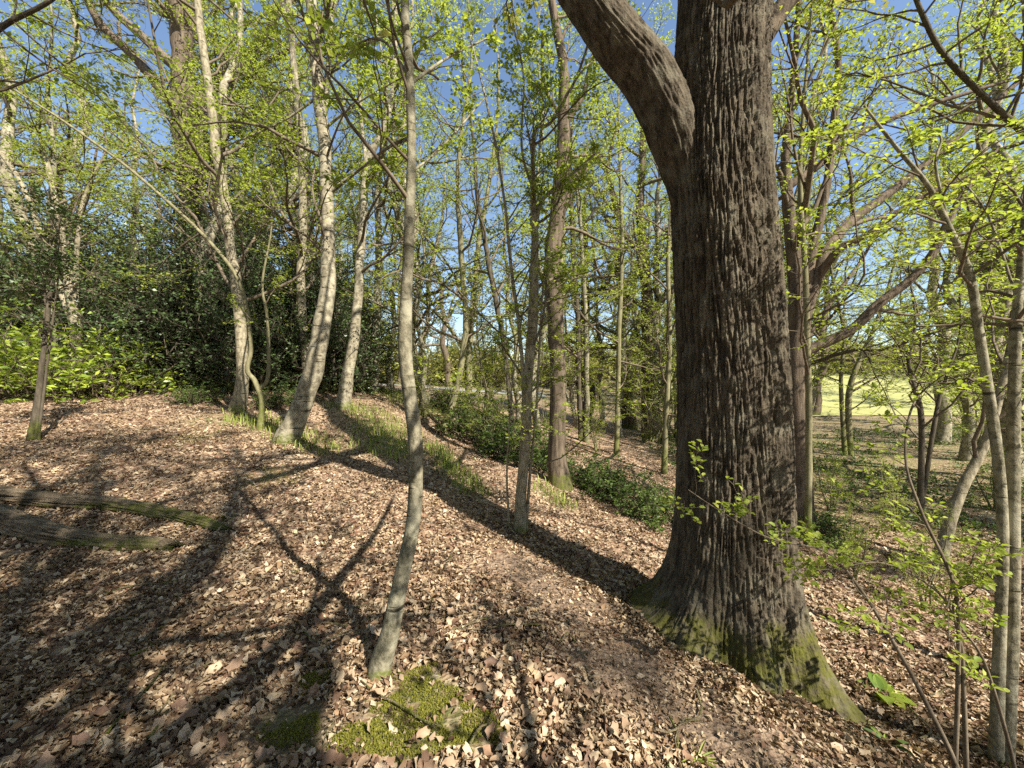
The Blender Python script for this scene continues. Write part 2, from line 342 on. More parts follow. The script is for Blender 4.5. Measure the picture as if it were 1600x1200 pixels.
obj('leaf_litter', mesh('leaf_litter', Vr.reshape(-1, 3), (np.arange(m_)[:, None, None]*5+LF[None]).reshape(-1, 3), M['litter']),
    label='carpet of dry brown and tan leaves over the woodland floor', cat='leaf litter', kind='stuff')
def tintmat(i, c):
    m, nn = newmat('fallen_leaf_%d' % i); tc = N_(nn, 'TexCoord'); f = noise(nn, tc.outputs['Object'], 45, 3)
    finish(nn, mixc(nn, f, tuple(a*.7 for a in c), tuple(a*1.25 for a in c)), .55, f, .3, .004, .35); return m
protos = []
for i, c in enumerate([(.4, .29, .19), (.26, .16, .1), (.43, .33, .23), (.17, .1, .065), (.32, .22, .14), (.48, .385, .28), (.24, .155, .1), (.38, .29, .19)]):
    p = litter_shape(np.array([1.]), np.array([rng.uniform(.5, .75)]), rng, 1)[0]
    # oak-like outline: an outer ring of lobes round a curled midrib
    k = 12; th = np.linspace(0, 2*np.pi, k, endpoint=False); r = .5*(1+.16*np.cos(th*5+i))
    ring = np.stack([np.cos(th)*r, np.sin(th)*r*rng.uniform(.5, .7), .12*np.cos(th*2+i)+.1*rng.normal(size=k)], -1)
    mid = np.array([[-.2, 0, -.03], [.2, 0, -.02]]); Vv = np.concatenate([ring, mid]); fc = [[a, (a+1)%k, k+(1 if np.cos(th[a]+.26) > 0 else 0)] for a in range(k)]
    fc += [[k, k+1, 3], [k+1, k, 9]]
    protos.append(mesh('fallen_leaf', Vv, np.array(fc), tintmat(i, c), True))
from mathutils import Matrix
for j in sel:
    o = obj('fallen_leaf', protos[rng.integers(len(protos))], ground)
    R = Matrix(np.stack([A[j], B[j], Nn[j]], 1).tolist()); o.rotation_euler = R.to_euler(); o.location = (base[j]+np.array([0, 0, .012])).tolist(); o.scale = (float(l[j]*1.05),)*3

# ------------------------------------------------------------------ the great oak
def great_oak():
    Yc = 3.32
    rows = [(-700, 1075, 1190), (-300, 1066, 1200), (0, 1057, 1209), (100, 1050, 1202), (200, 1046, 1204), (300, 1046, 1210), (400, 1050, 1220), (500, 1055, 1228), (600, 1057, 1235),
            (700, 1057, 1239), (800, 1056, 1241), (880, 1052, 1243), (960, 1047, 1247), (1060, 1045, 1250), (1200, 1045, 1250)]
    zs = np.array([CAMZ-(v-600)/F*Yc for v, _, _ in rows])[::-1]; aL = np.arctan(np.array([a-800 for _, a, b in rows])/F); aR = np.arctan(np.array([b-800 for _, a, b in rows])/F)
    cx = (Yc*np.tan((aL+aR)/2))[::-1]; rd = (Yc/np.cos((aL+aR)/2)*np.sin((aR-aL)/2))[::-1]-.012
    base = np.array([1.86, Yc, float(H(1.86, Yc))])
    z = np.concatenate([np.linspace(-1.4, 5.2, 520), np.linspace(5.23, 8.6, 30)]); S = 420
    th = np.arange(S)/S*2*np.pi; Z, TH = np.meshgrid(z, th, indexing='ij')
    X0 = np.interp(Z, zs, cx); R = np.interp(Z, zs, rd)
    # roots: (angle, reach, sharpness); angles from +X anticlockwise, so -90 deg faces the camera
    gx = H(base[0]+.9*np.cos(th), base[1]+.9*np.sin(th)); gz = gx[None]
    hz = Z-gz
    for ang, reach, sh, hh in ((-50, .36, 24, .34), (-100, .22, 34, .3), (178, .36, 10, .15), (-140, .2, 30, .28), (-15, .2, 18, .3), (30, .35, 9, .3), (80, .35, 9, .3), (130, .35, 9, .3)):
        d = np.cos(TH-np.radians(ang)); lobe = np.exp(sh*(d-1)); R = R+reach*lobe*np.exp(-np.maximum(hz, -.35)/hh)
    R = R+.05*np.exp(-np.maximum(hz, -.2)/.4)
    # broad flutes
    R = R*(1+.035*np.cos(TH*3+1.1+.2*Z)+.02*np.cos(TH*7+Z*.4))
    cr = TH*0+.5
    px, py = np.cos(TH)*cr, np.sin(TH)*cr
    q = np.stack([px, py, Z*.1], -1); wp = np.stack([perlin(q*5+1), perlin(q*5+7), 0*Z], -1)*.03
    q = q+wp; n1 = perlin(q*np.array([30, 30, 26])); n2 = perlin(q*np.array([52, 52, 75])+4)
    n3 = perlin(q*np.array([60, 60, 320])+8)
    rid = np.clip(np.abs(n1)*3.6, 0, 1)**.7; r2 = np.clip(np.abs(n2)*3., 0, 1)**.8
    R = R+(.036*(rid-.64)+.012*(r2-.5))-(.009*np.clip(1-np.abs(n3)*5, 0, 1))*(rid > .5)*np.clip(R/.48, 1, 1.6)
    V = np.stack([X0+R*np.cos(TH), Yc+R*np.sin(TH), Z], -1)-base
    n, i = len(z), np.arange(len(z)*S).reshape(len(z), S); a, b = i[:-1], i[1:]
    Q = np.stack([a, np.roll(a, -1, 1), np.roll(b, -1, 1), b], -1).reshape(-1, 4)
    root = obj('oak_tree', None, None, base, 'massive furrowed oak with mossy roots and one thick limb leaning left', 'tree')
    obj('trunk', mesh('trunk', V.reshape(-1, 3), Q, M['oak'], True), root)
    # the thick limb
    L = [at(1104, 420, Yc+.05), at(1088, 320, Yc), at(1060, 222, Yc-.03), at(1016, 126, Yc-.06), at(968, 66, Yc-.1), at(925, 8, Yc-.12), at(868, -70, Yc-.12), at(780, -190, Yc), at(620, -380, Yc+.5), at(470, -600, Yc+1)]
    P = catmull(L, 260); s = np.linspace(0, 1, 260); R0 = np.interp(s, [0, .1, .24, .36, .5, .7, 1], [.1, .18, .212, .205, .19, .15, .07])
    T = nrm(np.gradient(P, axis=0)); A = nrm(np.cross(T, [0, 1, 0])); B = np.cross(T, A); SS = 150; t2 = np.arange(SS)/SS*2*np.pi
    ln = np.concatenate([[0], np.cumsum(np.linalg.norm(np.diff(P, axis=0), axis=1))])
    TT, LL = np.meshgrid(t2, ln); qq = np.stack([np.cos(TT)*.27, np.sin(TT)*.27, LL*.1], -1)
    wv = .013*(np.clip(np.abs(perlin(qq*np.array([24, 24, 22])+30))*3.4, 0, 1)**.7-.5)+.008*(np.clip(np.abs(perlin(qq*np.array([33, 33, 50])+40))*2.6, 0, 1)-.5)
    RR = R0[:, None]+wv
    V = P[:, None]+(A[:, None]*np.cos(t2)[None, :, None]+B[:, None]*np.sin(t2)[None, :, None])*RR[..., None]-base
    i = np.arange(260*SS).reshape(260, SS); a, b = i[:-1], i[1:]
    obj('limb', mesh('limb', V.reshape(-1, 3), np.stack([a, np.roll(a, -1, 1), np.roll(b, -1, 1), b], -1).reshape(-1, 4), M['oak'], True), root)
    # upper boughs and crown, mostly above the frame
    r = np.random.default_rng(5); mb = MB(); lf = MB()
    big = [catmull([at(1130, -620, Yc), at(1000, -900, Yc+1), at(900, -1500, Yc+2)], 12), catmull([at(1130, -650, Yc), at(1300, -1000, Yc-.5), at(1700, -1500, Yc-1)], 12),
           catmull([np.array([2., 3.3, 6.6]), np.array([2.9, 1.2, 8.2]), np.array([3.4, -.8, 9.3]), np.array([3.2, -3, 10.5])], 12), catmull([np.array([2., 3.3, 7.4]), np.array([4.2, 2.2, 8.8]), np.array([6, .6, 10.2])], 12),
           catmull([at(1190, 60, Yc), at(1240, -10, Yc+.1), at(1330, -90, Yc+.4), at(1500, -330, Yc+.8)], 12)]
    br = [(p[None], np.linspace(a, .04, 12)[None]) for p, a in zip(big, (.26, .26, .2, .2, .09))]+[(P[None, 130:], R0[None, 130:])]
    for P1, R1 in br:
        mb.add(*tubes(P1-base, R1, 12, .08))
        P2, R2 = sprout(r, P1, R1, 9, .2, 1, .5, .8, 8, .05, .2); mb.add(*tubes(P2-base, R2, 6))
        P3, R3 = sprout(r, P2, R2, 6, .2, 1, .4, .8, 6, .03, .22); mb.add(*tubes(P3-base, R3, 4))
        P4, R4 = sprout(r, P3, R3, 6, .2, 1, .4, .7, 5, .03, .2); mb.add(*tubes(P4-base, R4, 3))
        lf.add(*leaves(r, P4-base, 7, .075)); lf.add(*leaves(r, P3-base, 7, .075))
    obj('branches', mb.build('branches', M['oak2'], True), root); obj('crown', lf.build('crown', M['fresh2']), root)
great_oak()

# ------------------------------------------------------------------ traced trees
DEF = dict(l1=14, l2=7, l3=7, q=6, t0=.3, len1=.28, len2=.5, len3=.5, leaf=.055, up1=.06, ang=1.0, flat=.75, wob=.16, lf='fresh', tw='twig', sides=20, rn=.06, fine=False, ws=.68)
def tree(name, label, cat, stems, bark_, limbs=(), seed=1, group=None, Y=None, flare=.22, top=None, world=None, **kw):
    """stems/limbs: lists of (u, v, width_px[, dY]); the first point of the first stem is the foot on the ground"""
    p = dict(DEF); p.update(kw); r = np.random.default_rng(seed)
    u0, v0 = stems[0][0][:2]; Yb = Y if Y else 1. if world else hitY(u0, v0)
    base = np.array([(u0-800)/F*Yb, Yb, 0]) if not world else np.array([u0, v0, 0.]); base[2] = float(H(base[0], base[1]))
    root = obj(name, None, None, base, label, cat, group)
    tm, bm, lm = MB(), MB(), MB(); lines = []
    for k, st in enumerate(list(stems)+list(limbs)):
        pts = np.array([at(q[0], q[1], Yb+(q[3] if len(q) > 3 else 0)) for q in st])
        wdt = np.array([p['ws']*q[2]/F*(Yb+(q[3] if len(q) > 3 else 0))/2 for q in st])
        is_stem = k < len(stems)
        if world: pts = np.array([q[:3] for q in st], float); wdt = np.array([q[3] for q in st])
        if is_stem:
            if world or st[0][1] > 590:
                pts[0, 2] = H(pts[0, 0], pts[0, 1])
                d = np.array([0, 0, -.35]); pts = np.concatenate([[pts[0]+d], pts]); wdt = np.concatenate([[wdt[0]*1.05], wdt])
            if top and pts[-1, 2] < top:
                d = nrm(pts[-1]-pts[-2]); d = nrm(d+np.array([0, 0, .8])); e = (top-pts[-1, 2])/max(d[2], .3)
                pts = np.concatenate([pts, [pts[-1]+d*e*.5+r.normal(0, .12, 3), pts[-1]+d*e+r.normal(0, .2, 3)]]); wdt = np.concatenate([wdt, [wdt[-1]*.6, wdt[-1]*.15]])
        nn = 60 if is_stem else 26
        P = catmull(pts, nn); R = np.interp(np.linspace(0, 1, nn), np.linspace(0, 1, len(wdt)), wdt)
        P[3:-1] += .25*R[3:-1, None]*perlin(P[3:-1]*2.2+k*7)[:, None]*np.array([1, .6, 0])
        if is_stem and flare:
            h = np.maximum(P[:, 2]-pts[1, 2], -.1); R = R*(1+flare*np.exp(-h/(R[2]*2.2+.02)))
        if is_stem: tm.add(*tubes(P[None]-base, R[None], p['sides'], p['rn']))
        else: obj('limb', mesh('limb', *tubes(P[None]-base, R[None], 12, p['rn']), M[bark_], True), root)
        lines.append((P[None], R[None], is_stem))
    for P, R, st in lines:
        L = np.linalg.norm(np.diff(P[0], axis=0), axis=1).sum()
        m1 = max(3, int(p['l1']*min(1, L/(7 if Yb > 4 else 4)))) if st else max(3, int(p['l1']*.45))
        P1, R1 = sprout(r, P, R, m1, p['t0'] if st else .3, 1, p['len1']*(1 if st else 1.1), p['ang'], 9, p['up1'], p['wob'], .2, .5, thin=p['thin'] if 'thin' in p else .03 if 'oak' in bark_ else .014)
        P2, R2 = sprout(r, P1, R1, p['l2'], .2, 1, p['len2'], .85, 6, .02, p['wob'], p['flat'], .6)
        P3, R3 = sprout(r, P2, R2, p['l3'], .15, 1, p['len3'], .75, 3, .0, .14, p['flat'], .7)
        for a, s in ((P1, R1), (P2, R2), (P3, R3)): bm.add(*tubes(a-base, s, 6 if a is P1 else 3))
        if p['q']: lm.add(*leaves(r, P3-base, p['q'], p['leaf'], fine=p['fine'])); lm.add(*leaves(r, P2-base, p['q'], p['leaf'], fine=p['fine']))
    obj('trunk', tm.build('trunk', M[bark_], True), root)
    obj('branches', bm.build('branches', M[p['tw']], True), root)
    if p.get('single'):
        Vs = np.concatenate(lm.V).reshape(-1, 6, 3); sz = np.linalg.norm(Vs[:, 3]-Vs[:, 0], axis=1)/np.linalg.norm(Vs[:, 0]+base-np.array([0, 0, CAMZ]), axis=1); od = np.argsort(-sz)
        for j in od[:300]:
            o = obj('leaf', mesh('leaf', Vs[j]-Vs[j, 0], np.array([[0, 3, 2, 1], [0, 5, 4, 3]]), M[p['lf']]), root, Vs[j, 0])
        lm = MB(); rest = Vs[od[300:]].reshape(-1, 3)
        if len(rest):
            k = np.arange(len(rest)//6)[:, None]*6; c = obj('crown', mesh('crown', rest, np.concatenate([k+np.array([[0, 3, 2, 1]]), k+np.array([[0, 5, 4, 3]])]), M[p['lf']]), root, kind='stuff')
    if lm.n: obj('crown', lm.build('crown', M[p['lf']]), root)
    return root
tree('slim_tree', 'slender mottled grey tree with a bent foot on open leaf litter', 'tree',
     [[(590, 1055, 44), (610, 985, 36), (630, 900, 31), (646, 800, 29), (650, 700, 29), (637, 600, 27), (633, 540, 28), (636, 450, 23), (640, 350, 21), (643, 250, 19), (641, 150, 18), (636, 60, 18), (633, -20, 17)]], 'slim', top=7.5,
     limbs=[[(640, 215, 8), (600, 235, 6, .2), (520, 300, 4, .5)], [(642, 130, 7), (700, 90, 5, .3), (760, 60, 3, .5)], [(640, 120, 7), (590, 60, 5, .3), (520, 90, 3, .6)], [(642, 270, 5), (690, 230, 4, .4), (760, 150, 3, .8)]],
     ws=.76, thin=.009, seed=11, l1=10, t0=.62, len1=.2, leaf=.036, flare=.15, q=5, l2=5, l3=4, sides=28, fine=True)
tree('leaning_tree', 'pale grey beech leaning over the slope with a mossy foot', 'tree',
     [[(447, 690, 54), (468, 640, 48), (488, 580, 46), (503, 520, 43), (512, 440, 37), (513, 350, 32), (508, 250, 30), (500, 170, 30), (493, 100, 28), (486, 0, 26)]], 'beech', top=16,
     limbs=[[(505, 190, 13), (512, 130, 13), (516, 60, 12), (522, -10, 11), (540, -150, 8)], [(515, 110, 9), (560, 75, 6), (640, 40, 4)], [(508, 200, 8), (560, 160, 5, -.3), (630, 120, 3, -.6)], [(498, 150, 8), (440, 190, 5), (350, 230, 3)], [(515, 300, 7), (570, 260, 5), (640, 240, 3)]],
     ws=0.6, seed=12, l1=14, t0=.42, len1=.2, leaf=.06, sides=32, flare=.08)
tree('pale_tree', 'tall pale tree with a mossy curved foot left of the leaning beech', 'tree',
     [[(372, 642, 30), (379, 590, 24), (376, 520, 23), (370, 450, 21), (362, 400, 20), (350, 300, 19), (338, 240, 18), (328, 150, 17), (318, 80, 16), (308, 0, 15)]], 'pale', top=15, seed=13, l1=18, t0=.28, len1=.24, leaf=.06, q=7,
     limbs=[[(352, 310, 7), (325, 260, 6), (300, 230, 5)], [(356, 320, 6), (390, 285, 5), (400, 230, 4)]])
tree('crooked_shrub', 'crooked thin forked shrub beside the foot of the leaning beech', 'shrub',
     [[(407, 670, 13), (409, 625, 12), (398, 596, 11), (386, 578, 10), (392, 540, 9), (381, 460, 8), (355, 410, 7.5), (300, 350, 7), (200, 262, 6), (100, 190, 5), (0, 125, 4), (-80, 60, 3)]], 'algae',
     limbs=[[(405, 610, 9), (419, 585, 8), (418, 500, 6), (410, 440, 5), (425, 350, 3), (418, 280, .8)]], seed=14, l1=9, t0=.5, len1=.25, leaf=.055, flare=.3)
tree('pale_tree', 'narrow pale trunk close behind the leaning beech, in front of dark holly', 'tree',
     [[(480, 622, 20), (478, 560, 19), (470, 450, 18), (473, 350, 17), (470, 230, 16), (460, 120, 14), (450, 0, 13)]], 'pale', Y=11, top=16, seed=15, l1=16, t0=.3, len1=.22, leaf=.065)
tree('curved_tree', 'grey tree curving up right of the leaning beech with moss at its foot', 'tree',
     [[(535, 637, 30), (545, 580, 25), (557, 500, 22), (562, 400, 19), (570, 300, 17), (574, 250, 16), (598, 205, 14), (612, 150, 12), (618, 60, 10)]], 'beech', top=15, seed=16, l1=16, t0=.3, len1=.22, leaf=.06,
     limbs=[[(572, 260, 9), (565, 190, 8), (560, 100, 6), (566, 0, 5)]])
tree('grey_tree', 'straight grey trunk at the crest just left of the slender mottled tree', 'tree',
     [[(582, 608, 20), (588, 500, 18), (592, 400, 15), (590, 300, 13), (600, 220, 11), (605, 100, 9)]], 'slim', Y=13.5, top=17, seed=17, l1=16, t0=.25, len1=.22, leaf=.075)
tree('forked_tree', 'low forking pale tree on the crest right of the slender mottled tree', 'tree',
     [[(655, 603, 14), (656, 560, 12), (668, 500, 10), (672, 430, 9), (690, 350, 7)], [(656, 585, 10), (645, 520, 9), (655, 440, 8), (650, 350, 6)]], 'pale', Y=17, top=12, seed=18, l1=10, leaf=.08, len1=.3)
tree('old_oak', 'thick dark oak with heavy spreading limbs towering above the holly thicket', 'tree',
     [[(306, 606, 44), (302, 400, 38), (297, 300, 37), (291, 230, 38), (288, 150, 40), (285, 80, 36), (278, 0, 28), (265, -80, 18)]], 'oak2', Y=16, top=20, ws=0.82, seed=19, l1=16, t0=.5, len1=.3, leaf=.09, q=4, lf='fresh2',
     limbs=[[(300, 180, 24), (340, 130, 23), (385, 95, 22), (420, 50, 18), (440, 10, 14), (480, -10, 9)], [(320, 150, 18), (370, 150, 15), (405, 105, 12), (440, 85, 9), (470, 70, 6)], [(275, 170, 20), (220, 100, 17), (160, 40, 14), (120, -20, 10), (60, -60, 6)], [(285, 110, 18), (300, 40, 15), (320, -40, 10)]])
tree('leaning_multistem_tree', 'pale splayed multi-stemmed tree rising behind the yellow-green rhododendron', 'tree',
     [[(128, 618, 24), (122, 540, 23), (112, 460, 19), (98, 380, 15), (88, 320, 12), (70, 240, 9)], [(124, 600, 14), (112, 510, 12), (75, 400, 10), (35, 290, 9), (-10, 225, 7)], [(127, 600, 12), (119, 480, 11), (121, 380, 9), (132, 310, 8), (158, 250, 6)]], 'pale', Y=10.5, seed=20, l1=10, t0=.5, leaf=.06, len1=.35, q=5)
h = tree('holly_sapling', 'dark holly sapling with bunched glossy leaves at the far left', 'sapling',
     [[(48, 688, 13), (58, 630, 12), (68, 550, 9), (78, 460, 8), (86, 400, 6), (95, 330, 3)], [(56, 640, 6), (67, 560, 5), (70, 460, 4), (68, 400, 3)], [(60, 620, 6), (80, 520, 4), (92, 430, 3)]], 'dark', seed=21, l1=22, t0=.62, len1=.3, leaf=.06, lf='holly', q=3, l2=8, l3=6, flat=.2, flare=.2)
tree('multistem_hornbeam', 'flaking multi-stemmed hornbeam with basal shoots in the middle of the slope', 'tree',
     [[(812, 832, 26), (815, 760, 22), (822, 680, 21), (824, 600, 19), (832, 500, 22), (836, 400, 17), (834, 330, 13), (833, 250, 10), (838, 200, 9), (862, 190, 6)], [(822, 828, 8), (828, 740, 6), (838, 640, 5), (842, 560, 5), (850, 430, 4)], [(796, 812, 6), (792, 740, 4), (797, 650, 3), (805, 560, 3)],
      [(806, 826, 9), (818, 640, 8), (812, 520, 8), (800, 430, 7), (790, 330, 6), (775, 230, 5)]], 'pale',
     limbs=[[(834, 350, 10), (850, 310, 8), (885, 280, 6), (930, 240, 4)], [(834, 300, 6), (815, 230, 5), (818, 120, 4), (800, 30, 3)], [(838, 480, 6), (870, 440, 5, .2), (960, 430, 3, .5)]], ws=0.74, seed=22, l1=13, t0=.3, len1=.22, leaf=.05, top=6.5, flare=.2)
tree('straight_oak', 'straight brown oak trunk with a broken stub limb beyond the hornbeam', 'tree',
     [[(874, 757, 36), (870, 700, 30), (872, 600, 29), (868, 500, 29), (863, 400, 30), (872, 330, 29), (877, 270, 28), (881, 180, 22), (880, 100, 18), (862, 0, 14)]], 'oak2', top=15,
     limbs=[[(874, 325, 27), (890, 295, 25), (906, 268, 24), (914, 256, 22)], [(880, 200, 10), (910, 150, 8), (925, 90, 6), (950, 20, 4)], [(880, 190, 9), (850, 130, 7), (848, 50, 5)]], ws=.84, thin=.012, seed=63, l1=14, t0=.45, len1=.2, leaf=.06, flare=.3, sides=36)
tree('leaning_tree', 'thin tree leaning right out of the dell, left of the low bush', 'tree',
     [[(693, 674, 15), (710, 620, 15), (722, 560, 14), (728, 500, 13), (722, 420, 13), (718, 350, 12), (715, 280, 10), (722, 200, 9)]], 'algae', top=13, seed=24, l1=14, t0=.3, len1=.24, leaf=.06)
tree('twin_tree', 'mossy trunk rising close right of the thin leaning tree by the dell', 'tree',
     [[(730, 640, 18), (732, 590, 16), (736, 510, 14), (743, 440, 13), (749, 370, 11), (762, 300, 9)]], 'algae', Y=13.5, top=15, seed=25, l1=14, t0=.3, len1=.26, leaf=.075, limbs=[[(732, 560, 9), (700, 510, 7), (660, 470, 5), (640, 450, 3)], [(733, 575, 8), (775, 545, 6), (810, 520, 4)]])
tree('dark_leaning_tree', 'dark thin tree leaning left behind the hornbeam', 'tree',
     [[(803, 655, 13), (790, 560, 13), (777, 480, 12), (765, 420, 12), (757, 370, 11), (745, 300, 9), (740, 220, 7)]], 'dark', Y=11.5, top=14, seed=26, l1=14, t0=.3, len1=.24, leaf=.065)
tree('slim_pole', 'dark slim pole right of the straight brown oak, left of its pale twin', 'tree',
     [[(909, 690, 10), (905, 600, 10), (903, 500, 9), (897, 420, 9), (893, 330, 8), (890, 250, 7)]], 'dark', top=14, ws=0.9, seed=27, l1=12, t0=.3, len1=.2, leaf=.06)
tree('slim_pole', 'pale slim pole right of the straight brown oak beside its dark twin', 'tree',
     [[(917, 692, 9), (917, 600, 9), (915, 500, 8), (910, 400, 7), (905, 330, 6)]], 'slim', top=12, ws=0.9, seed=28, l1=12, t0=.3, len1=.2, leaf=.06)
tree('slim_pole', 'greenish slim pole midway between the straight oak and the massive oak', 'tree',
     [[(963, 712, 9), (966, 600, 8), (968, 500, 8), (972, 400, 7), (970, 300, 6)]], 'algae', top=12, ws=0.9, seed=29, l1=12, t0=.25, len1=.24, leaf=.06)
tree('slim_pole', 'slim pole standing close to the left side of the massive oak', 'tree',
     [[(1038, 740, 10), (1041, 640, 9), (1046, 540, 8), (1044, 400, 7)]], 'algae', top=10, ws=0.9, seed=30, l1=12, t0=.25, len1=.24, leaf=.055)
tree('dark_oak', 'dark oak with a side limb far back left of the massive oak', 'tree',
     [[(1012, 672, 22), (1012, 560, 21), (1011, 470, 20), (1006, 400, 17), (1000, 330, 14), (1004, 240, 11)]], 'oak2', Y=17, top=18, ws=0.9, seed=31, l1=14, t0=.35, len1=.26, leaf=.085, limbs=[[(1012, 500, 10), (1035, 470, 9), (1060, 440, 7), (1080, 380, 5)]])
tree('spreading_oak', 'dark twisting oak with long spreading limbs right behind the massive oak', 'tree',
     [[(1250, 772, 44), (1248, 700, 37), (1245, 620, 35), (1243, 560, 35), (1249, 490, 34), (1240, 400, 24), (1232, 330, 19), (1228, 240, 15), (1240, 120, 11)]], 'oak2', Y=6.6, top=11, ws=0.85, seed=32, l1=10, t0=.5, len1=.3, leaf=.055, q=3, lf='fresh2', sides=32,
     limbs=[[(1250, 510, 26), (1276, 430, 22), (1292, 392, 20), (1330, 345, 17, .3), (1405, 290, 14, .5), (1500, 210, 11, .6), (1610, 110, 8, .7)],
            [(1255, 480, 20), (1268, 400, 16), (1290, 300, 13), (1302, 200, 12), (1310, 100, 10), (1296, 0, 9), (1290, -90, 6)],
            [(1225, 296, 15), (1290, 250, 13, .1), (1350, 205, 10, .2), (1450, 165, 8, .4), (1600, 118, 5, .6)],
            [(1262, 548, 20, -.1), (1330, 515, 17, -.3), (1372, 475, 16, -.4), (1430, 430, 14, -.5), (1472, 372, 12, -.5), (1500, 310, 9, -.4), (1560, 230, 6, -.2)],
            [(1275, 440, 14), (1310, 390, 13, -.3), (1350, 370, 11, -.5), (1420, 320, 9, -.8), (1520, 270, 6, -1)],
            [(1262, 530, 8), (1300, 470, 6, .2), (1350, 400, 5, .4), (1385, 330, 4, .5)]])
tree('slim_pole', 'greenish pole rising in front of the dark twisting oak', 'tree',
     [[(1262, 770, 14), (1264, 660, 13), (1262, 560, 12), (1258, 420, 11), (1250, 290, 9), (1255, 180, 7)]], 'algae', Y=6., top=9, ws=0.7, seed=33, l1=12, t0=.3, len1=.22, leaf=.05)
tree('forked_tree', 'small forked tree at the edge of the pale meadow', 'tree',
     [[(1328, 675, 13), (1326, 620, 12), (1340, 570, 10), (1362, 520, 7), (1390, 440, 5)], [(1320, 676, 10), (1314, 600, 8), (1318, 520, 6), (1300, 430, 5)]], 'algae', Y=15, top=11, seed=34, l1=12, leaf=.08, len1=.32, t0=.25)
tree('understory_shrub', 'thin dark forked shrub in front of the pale meadow', 'shrub',
     [[(1437, 738, 10), (1440, 660, 9), (1427, 600, 8), (1420, 560, 6), (1430, 500, 4)], [(1437, 730, 8), (1462, 650, 7), (1478, 590, 5), (1500, 520, 3)]], 'dark', Y=7.5, ws=0.8, seed=35, l1=12, t0=.25, len1=.45, leaf=.055, q=7, top=5)
tree('leaning_tree', 'sunlit trunk leaning right across the dell at the right', 'tree',
     [[(1468, 872, 24), (1498, 775, 20), (1540, 690, 17), (1566, 600, 14), (1590, 500, 11), (1640, 400, 8)]], 'pale', Y=5.6, top=8, seed=36, l1=13, t0=.3, len1=.3, leaf=.055, q=7)
tree('twin_sapling', 'pair of smooth grey saplings from one foot at the right edge', 'sapling',
     [[(1556, 1215, 22), (1562, 1000, 19), (1567, 850, 17), (1562, 740, 17), (1550, 650, 17), (1531, 530, 16), (1515, 430, 14), (1480, 350, 11), (1450, 290, 9), (1400, 230, 7), (1350, 165, 4)],
      [(1570, 1215, 26), (1579, 1000, 25), (1582, 800, 22), (1585, 600, 18), (1590, 480, 15), (1598, 390, 13), (1610, 200, 10), (1600, 0, 7)]], 'slim', Y=2.35,
     limbs=[[(1482, 352, 6), (1462, 260, 5), (1470, 215, 4), (1440, 190, 2)], [(1590, 470, 5), (1540, 330, 4, .2), (1480, 260, 2, .4)]], ws=0.74, seed=37, l1=11, t0=.55, len1=.22, leaf=.034, q=6, l2=6, l3=4, flare=.1, up1=.0, sides=24, fine=True)
tree('arching_shoots', 'thin brown arching shoots in front of the twin saplings', 'shoots',
     [[(1500, 1215, 10), (1440, 1085, 8), (1385, 985, 7), (1340, 915, 6), (1290, 862, 4), (1200, 840, 3), (1120, 795, 2), (1075, 765, 1.2)], [(1492, 1215, 8), (1497, 1050, 7), (1492, 920, 6), (1440, 800, 5, .1), (1415, 715, 4, .2), (1428, 630, 3.5, .3), (1480, 580, 2.5, .3)],
      [(1510, 1215, 8), (1505, 1060, 7), (1500, 1000, 5), (1470, 930, 4), (1380, 880, 3), (1280, 890, 2), (1180, 870, 1.2)], [(1590, 1215, 7), (1540, 1040, 5), (1490, 960, 4), (1510, 900, 3), (1525, 860, 2)]], 'twig', Y=2.2, ws=0.8, single=True, seed=38, l1=16, t0=.35, len1=.15, l2=5, l3=3, leaf=.036, q=4, fine=True, flare=.1, sides=8, len2=.5)

